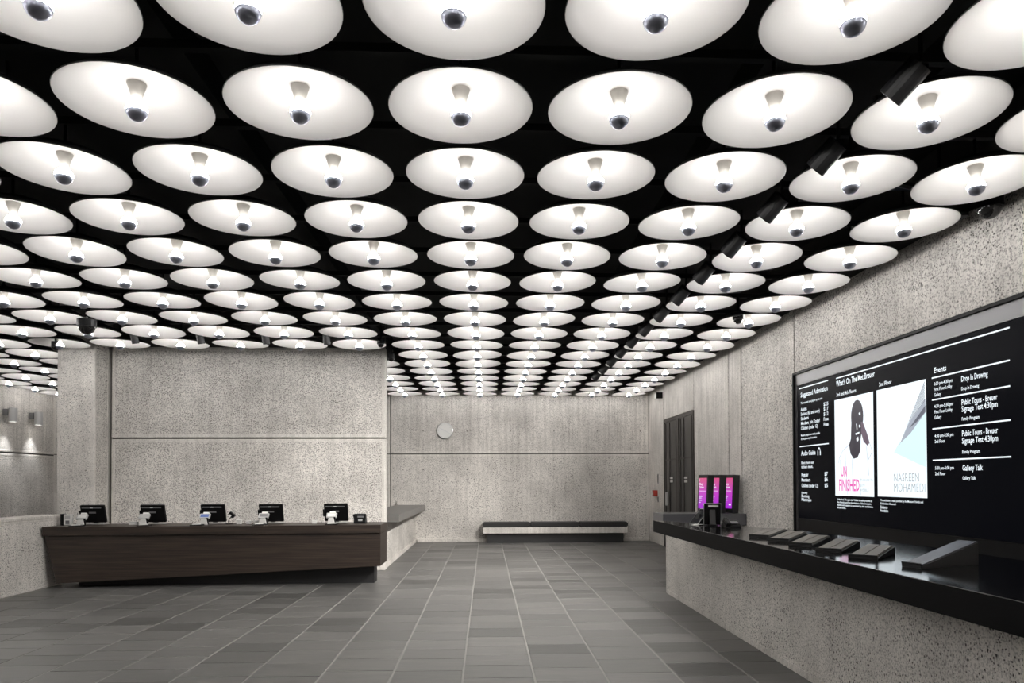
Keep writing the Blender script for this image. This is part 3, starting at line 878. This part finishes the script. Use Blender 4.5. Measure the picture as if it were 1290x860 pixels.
# what's on
T('heading_text', "What's On The Met Breuer", 8.14, 2.590, 0.066, 0.82)
T('heading_text', '3rd and 4th Floors', 8.14, 2.474, 0.042, 0.44)
T('heading_text', '2nd Floor', 7.24, 2.472, 0.042, 0.23)
sb('poster', 7.362, 8.186, 1.327, 2.435, 0.0, 0.004, M_poster_white)
sb('poster', 6.458, 7.286, 1.335, 2.437, 0.0, 0.004, M_poster_white)
def poly(name, pts, mat, d):
    b2 = bmesh.new()
    b2.faces.new([b2.verts.new(S(SX-d, y, z)) for y, z in pts])
    return from_bm(name, b2, mat, disp)
def stroke(name, pts, w, mat, d):
    b2 = bmesh.new()
    for (y0, z0), (y1, z1) in zip(pts, pts[1:]):
        L = math.hypot(y1-y0, z1-z0); n = (-(z1-z0)/L*w/2, (y1-y0)/L*w/2)
        b2.faces.new([b2.verts.new(S(SX-d, a, b)) for a, b in ((y0+n[0], z0+n[1]), (y1+n[0], z1+n[1]), (y1-n[0], z1-n[1]), (y0-n[0], z0-n[1]))])
    return from_bm(name, b2, mat, disp)
# generic portrait: dark head and neck, raised hand at the cheek, pale outlined shirt
poly('poster_head', [(7.60+0.13*math.cos(a)+0.08, 2.20+0.185*math.sin(a)) for a in [2*math.pi*k/24 for k in range(24)]], M_poster_dark, 0.006)
poly('poster_neck', [(7.80, 2.20), (7.82, 1.96), (7.86, 1.90), (7.83, 1.80), (7.76, 1.74), (7.68, 1.75), (7.62, 1.82), (7.61, 1.95), (7.56, 2.12)], M_poster_dark, 0.0058)
poly('poster_hand', [(7.60, 2.14), (7.56, 2.13), (7.47, 1.99), (7.43, 1.90), (7.47, 1.87), (7.55, 1.92), (7.60, 2.02)], M_poster_brown, 0.0062)
for pts in ([(7.645, 2.235), (7.61, 2.245), (7.605, 2.215), (7.635, 2.21)], [(7.70, 2.12), (7.685, 2.125), (7.675, 2.06), (7.69, 2.055)],
            [(7.645, 2.10), (7.62, 2.11), (7.61, 2.08), (7.635, 2.075)], [(7.72, 2.02), (7.63, 2.03), (7.64, 2.01), (7.71, 2.0)],
            [(7.70, 1.96), (7.66, 1.98), (7.65, 1.94), (7.69, 1.92)]):
    poly('poster_highlight', pts, M_poster_white, 0.0066)
for pts in ([(7.86, 1.90), (8.00, 1.84), (8.08, 1.76), (8.10, 1.70)], [(7.95, 1.86), (7.93, 1.60), (7.90, 1.33)], [(7.62, 1.86), (7.63, 1.60), (7.62, 1.34)],
            [(7.50, 1.88), (7.47, 1.70), (7.45, 1.55)], [(7.43, 1.90), (7.38, 1.80), (7.46, 1.72), (7.47, 1.86)], [(8.06, 1.74), (8.04, 1.45)],
            [(7.80, 1.75), (7.78, 1.40)]):
    stroke('poster_outline', pts, 0.007, M_poster_line, 0.0056)
T('poster_title', 'UN', 8.05, 1.548, 0.118, 0.135, M_poster_pink, 0.02, 0.006)
T('poster_title', 'FINISHED', 8.10, 1.385, 0.135, 0.455, M_poster_pink, 0.02, 0.006)
T('poster_subtitle', 'THOUGHTS', 7.625, 1.490, 0.030, 0.25, M_poster_grey, 0.0, 0.006)
T('poster_subtitle', 'LEFT', 7.625, 1.436, 0.030, 0.10, M_poster_grey, 0.0, 0.006)
T('poster_subtitle', 'VISIBLE', 7.625, 1.382, 0.030, 0.17, M_poster_grey, 0.0, 0.006)
# plain line drawing poster
poly('poster_wash', [(6.46, 2.14), (6.46, 1.62), (6.60, 1.66), (6.98, 1.78), (6.90, 1.86), (6.75, 1.94)], M_poster_aqua, 0.0050)
poly('poster_plane', [(6.46, 2.26), (6.58, 2.16), (6.72, 2.06), (6.87, 1.865), (6.70, 1.95), (6.46, 2.13)], M_poster_slate, 0.0054)
poly('poster_shadow', [(6.46, 2.195), (6.60, 2.09), (6.72, 2.0), (6.60, 2.05), (6.46, 2.135)], M_poster_dkslate, 0.0058)
for k in range(13):
    f = k/12
    stroke('poster_line', [(6.47+0.0*f, 2.41-0.17*f), (6.49+0.235*f, 2.385-0.32*f)], 0.0055, M_poster_dkslate, 0.0056)
stroke('poster_line', [(6.46, 2.43), (6.88, 1.85)], 0.004, M_poster_line, 0.0056)
T('poster_title', 'NASREEN', 6.995, 1.488, 0.085, 0.425, M_poster_grey, -0.006, 0.006)
T('poster_title', 'MOHAMEDI', 6.995, 1.387, 0.090, 0.515, M_poster_grey, -0.006, 0.006)
for s, z, w in (('Unfinished: Thoughts Left Visible is made possible by', 1.274, 0.75), ('the friends and the foundation of the museum.', 1.242, 0.73),
                ('Additional support is provided by the exhibition', 1.210, 0.76), ('fund.', 1.179, 0.20)):
    T('caption_text', s, 8.143, z, 0.021, w)
T('caption_text', 'The exhibition is made possible by the Museum Friends and', 7.237, 1.287, 0.021, 0.72)
T('caption_text', 'Exhibition Council.', 7.237, 1.254, 0.021, 0.28)
T('sponsor_text', 'Reliance', 7.238, 1.212, 0.030, 0.13)
T('sponsor_text', 'Foundation', 7.238, 1.178, 0.030, 0.14)
# events
T('heading_text', 'Events', 6.333, 2.472, 0.052, 0.175)
EV = [(2.360, ['3:30 pm-4:30 pm', 'First Floor Lobby', 'Gallery'], [(2.342, 'Drop In Drawing', 0.325)], (2.268, 'Drop-In Drawing', 0.22)),
      (2.155, ['4:30 pm-5:30 pm', 'First Floor Lobby', 'Gallery'], [(2.142, 'Public Tours - Breuer', 0.43), (2.085, 'Signage Test 4:30pm', 0.43)], (2.010, 'Family Program', 0.22)),
      (1.887, ['4:30 pm-5:30 pm', '2nd Floor'], [(1.876, 'Public Tours - Breuer', 0.43), (1.813, 'Signage Test 4:30pm', 0.43)], (1.727, 'Family Program', 0.22)),
      (1.596, ['5:30 pm-6:00 pm', '2nd Floor'], [(1.582, 'Gallery Talk', 0.25)], (1.505, 'Gallery Talk', 0.165))]
for z, lines, titles, sub in EV:
    for k, s in enumerate(lines):
        T('time_text', s, 6.333, z-0.050*k, 0.030, 0.26 if k == 0 else (0.25 if 'Lobby' in s else (0.145 if '2nd' in s else 0.10)))
    for zz, s, w in titles: T('event_title', s, 5.962, zz, 0.050, w)
    T('event_text', sub[1], 5.962, sub[0], 0.030, sub[2])

# ------------------------------------------------------------------ kiosks on the rear ledge
def kiosk(x, y, label):
    t = thing('kiosk', label, 'kiosk', (x, y, 0.984), 'magenta kiosks on the rear ledge')
    a = math.radians(-71)
    Rz = Matrix.Rotation(a, 4, 'Z') @ Matrix.Rotation(math.radians(-3), 4, 'X')
    # local: x along the front, y into the body, z up
    b2 = bmesh.new(); box(b2, -0.13, 0.13, 0.0, 0.115, 0.006, 0.615, M=Rz)
    from_bm('body', b2, M_midgrey if False else M_steel_black, t, bevel=0.004)
    scn = boxo('screen', -0.10, 0.10, -0.004, 0.0, 0.075, 0.565, M_kiosk, t, M=Rz)
    def kt(s, px, pz, cap, w, bold=0.015):
        Mx = Rz @ Matrix.Translation((px, -0.006, pz)) @ Matrix(((1,0,0,0), (0,0,-1,0), (0,1,0,0), (0,0,0,1)))
        lettering('kiosk_text', s, Mx, cap, w, M_text, t, bold)
    kt('i', -0.085, 0.51, 0.045, None)
    kt('Buy', -0.085, 0.45, 0.035, 0.10); kt('Tickets', -0.085, 0.40, 0.035, 0.12)
    boxo('rule_line', -0.085, 0.08, -0.006, -0.004, 0.352, 0.358, M_text, t, M=Rz)
    kt('Adults', -0.085, 0.26, 0.022, 0.09); kt('Seniors', -0.085, 0.235, 0.02, 0.07); kt('Students', -0.085, 0.20, 0.02, 0.08); kt('Members', -0.085, 0.165, 0.02, 0.05)
    boxo('button', 0.03, 0.08, -0.006, -0.004, 0.125, 0.15, M_text, t, M=Rz)
kiosk(3.455, 11.33, 'slim dark kiosk with magenta screen on the rear ledge, left of three')
kiosk(3.655, 11.33, 'slim dark kiosk with magenta screen on the rear ledge, middle of three')
kiosk(3.87, 11.33, 'slim dark kiosk with magenta screen on the rear ledge, nearest the right wall')

# ------------------------------------------------------------------ things on the information counter
ZC = 1.026
def tablet(x, y, rz, lean, w, h, label, extra):
    t = thing('tablet_stand', label, 'tablet', (x, y, ZC), 'tablet stands at the far end of the counter', (0, 0, rz))
    boxo('foot', -w*0.3, w*0.3, -0.06, 0.10, 0, 0.01, M_plastic, t)
    Mx = Matrix.Translation((0, -0.06, 0.004)) @ Matrix.Rotation(-lean, 4, 'X')
    b2 = bmesh.new(); box(b2, -w/2, w/2, -0.011, 0.0, 0.0, h, M=Mx); from_bm('tablet_body', b2, M_plastic, t, bevel=0.003)
    boxo('edge_rim', -w/2-0.006, w/2+0.006, -0.008, -0.002, -0.002, h+0.007, M_silver, t, M=Mx)
    boxo('screen', -w/2+0.012, w/2-0.012, -0.0125, -0.011, 0.012, h-0.012, M_screen, t, M=Mx)
    prismo('strut', [(-0.045, 0.01), (0.09, 0.01), (0.09, 0.018), (0.0, h*math.cos(lean)*0.75)], 'x', -0.03, 0.03, M_plastic, t)
    if extra: boxo('label_strip', -w*0.35, w*0.25, 0.001, 0.004, h-0.035, h-0.012, M_white, t, M=Mx)
tablet(2.33, 7.76, math.radians(-75), math.radians(42), 0.16, 0.21, 'black tablet on a stand at far end of black counter, leaning left', False)
tablet(2.40, 7.50, math.radians(165), math.radians(20), 0.17, 0.24, 'black tablet on a stand seen from behind, before the magenta kiosks', True)
t = thing('paper_slips', 'small white paper slips between the two tablet stands', 'paper', (2.24, 7.62, ZC))
for k, (x, y, r) in enumerate(((0, 0, 0.3), (0.03, 0.03, 1.0), (0.035, -0.06, -0.4))):
    boxo('slip', -0.035, 0.035, -0.02, 0.02, 0.001+0.004*k, 0.004+0.004*k, M_white, t, M=Matrix.Translation((x, y, 0)) @ Matrix.Rotation(r, 4, 'Z'))
t = thing('counter_phone', 'low black telephone on the counter in front of the right kiosk', 'telephone', (2.50, 7.20, ZC))
prismo('body', [(-0.07, 0), (0.07, 0), (0.07, 0.07), (0.05, 0.075), (-0.06, 0.02)], 'x', -0.08, 0.08, M_plastic, t, bevel=0.004)
boxo('handset', -0.075, -0.03, -0.07, 0.07, 0.05, 0.085, M_plastic, t, M=Matrix.Rotation(0.4, 4, 'X'), bevel=0.01)
boxo('screen', -0.02, 0.06, -0.02, 0.03, 0.052, 0.056, M_midgrey, t, M=Matrix.Rotation(0.4, 4, 'X'))

# sloped leaflet racks along the counter
def rack(x, y, L, W, h, turn, label, leaf):
    """sloped holder: low lip at its local x=0, rising along local x; (x, y) is its near low corner"""
    t = thing('leaflet_rack', label, 'rack', (x, y, ZC), 'sloped racks along the black counter', (0, 0, turn))
    prismo('wedge', [(0, 0), (L, 0), (L, h), (0, 0.010)], 'y', 0, W, M_steel_black, t)
    ang = math.atan2(h-0.010, L)
    Mx = Matrix.Translation((0, 0, 0.0105)) @ Matrix.Rotation(-ang, 4, 'Y')
    S_ = math.hypot(L, h-0.010)
    boxo('top_plate', 0.006, S_, 0.010, W-0.004, 0.0, 0.005, leaf, t, M=Mx)
    boxo('lip', 0.0, 0.006, 0.0, W, 0.0, 0.016, M_steel_black, t, M=Mx)
    return t, Mx, S_
for k, y in enumerate((4.15, 4.58, 5.01, 5.40, 5.79)):
    word = ('nearest to the large one', 'second from the large one', 'middle of the row', 'fourth from the large one', 'farthest along the counter')[k]
    t, Mx, S_ = rack(2.33, y+0.03, 0.45, 0.165, 0.046, math.radians(48), f'low black leaflet rack with grey leaflets on the counter, {word}', M_leaflet)
    for q in range(2):
        boxo('leaflet', 0.012, S_-0.012, 0.014+q*0.073, 0.082+q*0.073, 0.005, 0.010+0.002*q, M_leaflet, t, M=Mx)
rack(2.335, 3.76, 0.45, 0.12, 0.125, math.radians(20), 'large black wedge stand with glossy sloped top on the black counter', M_sheen)
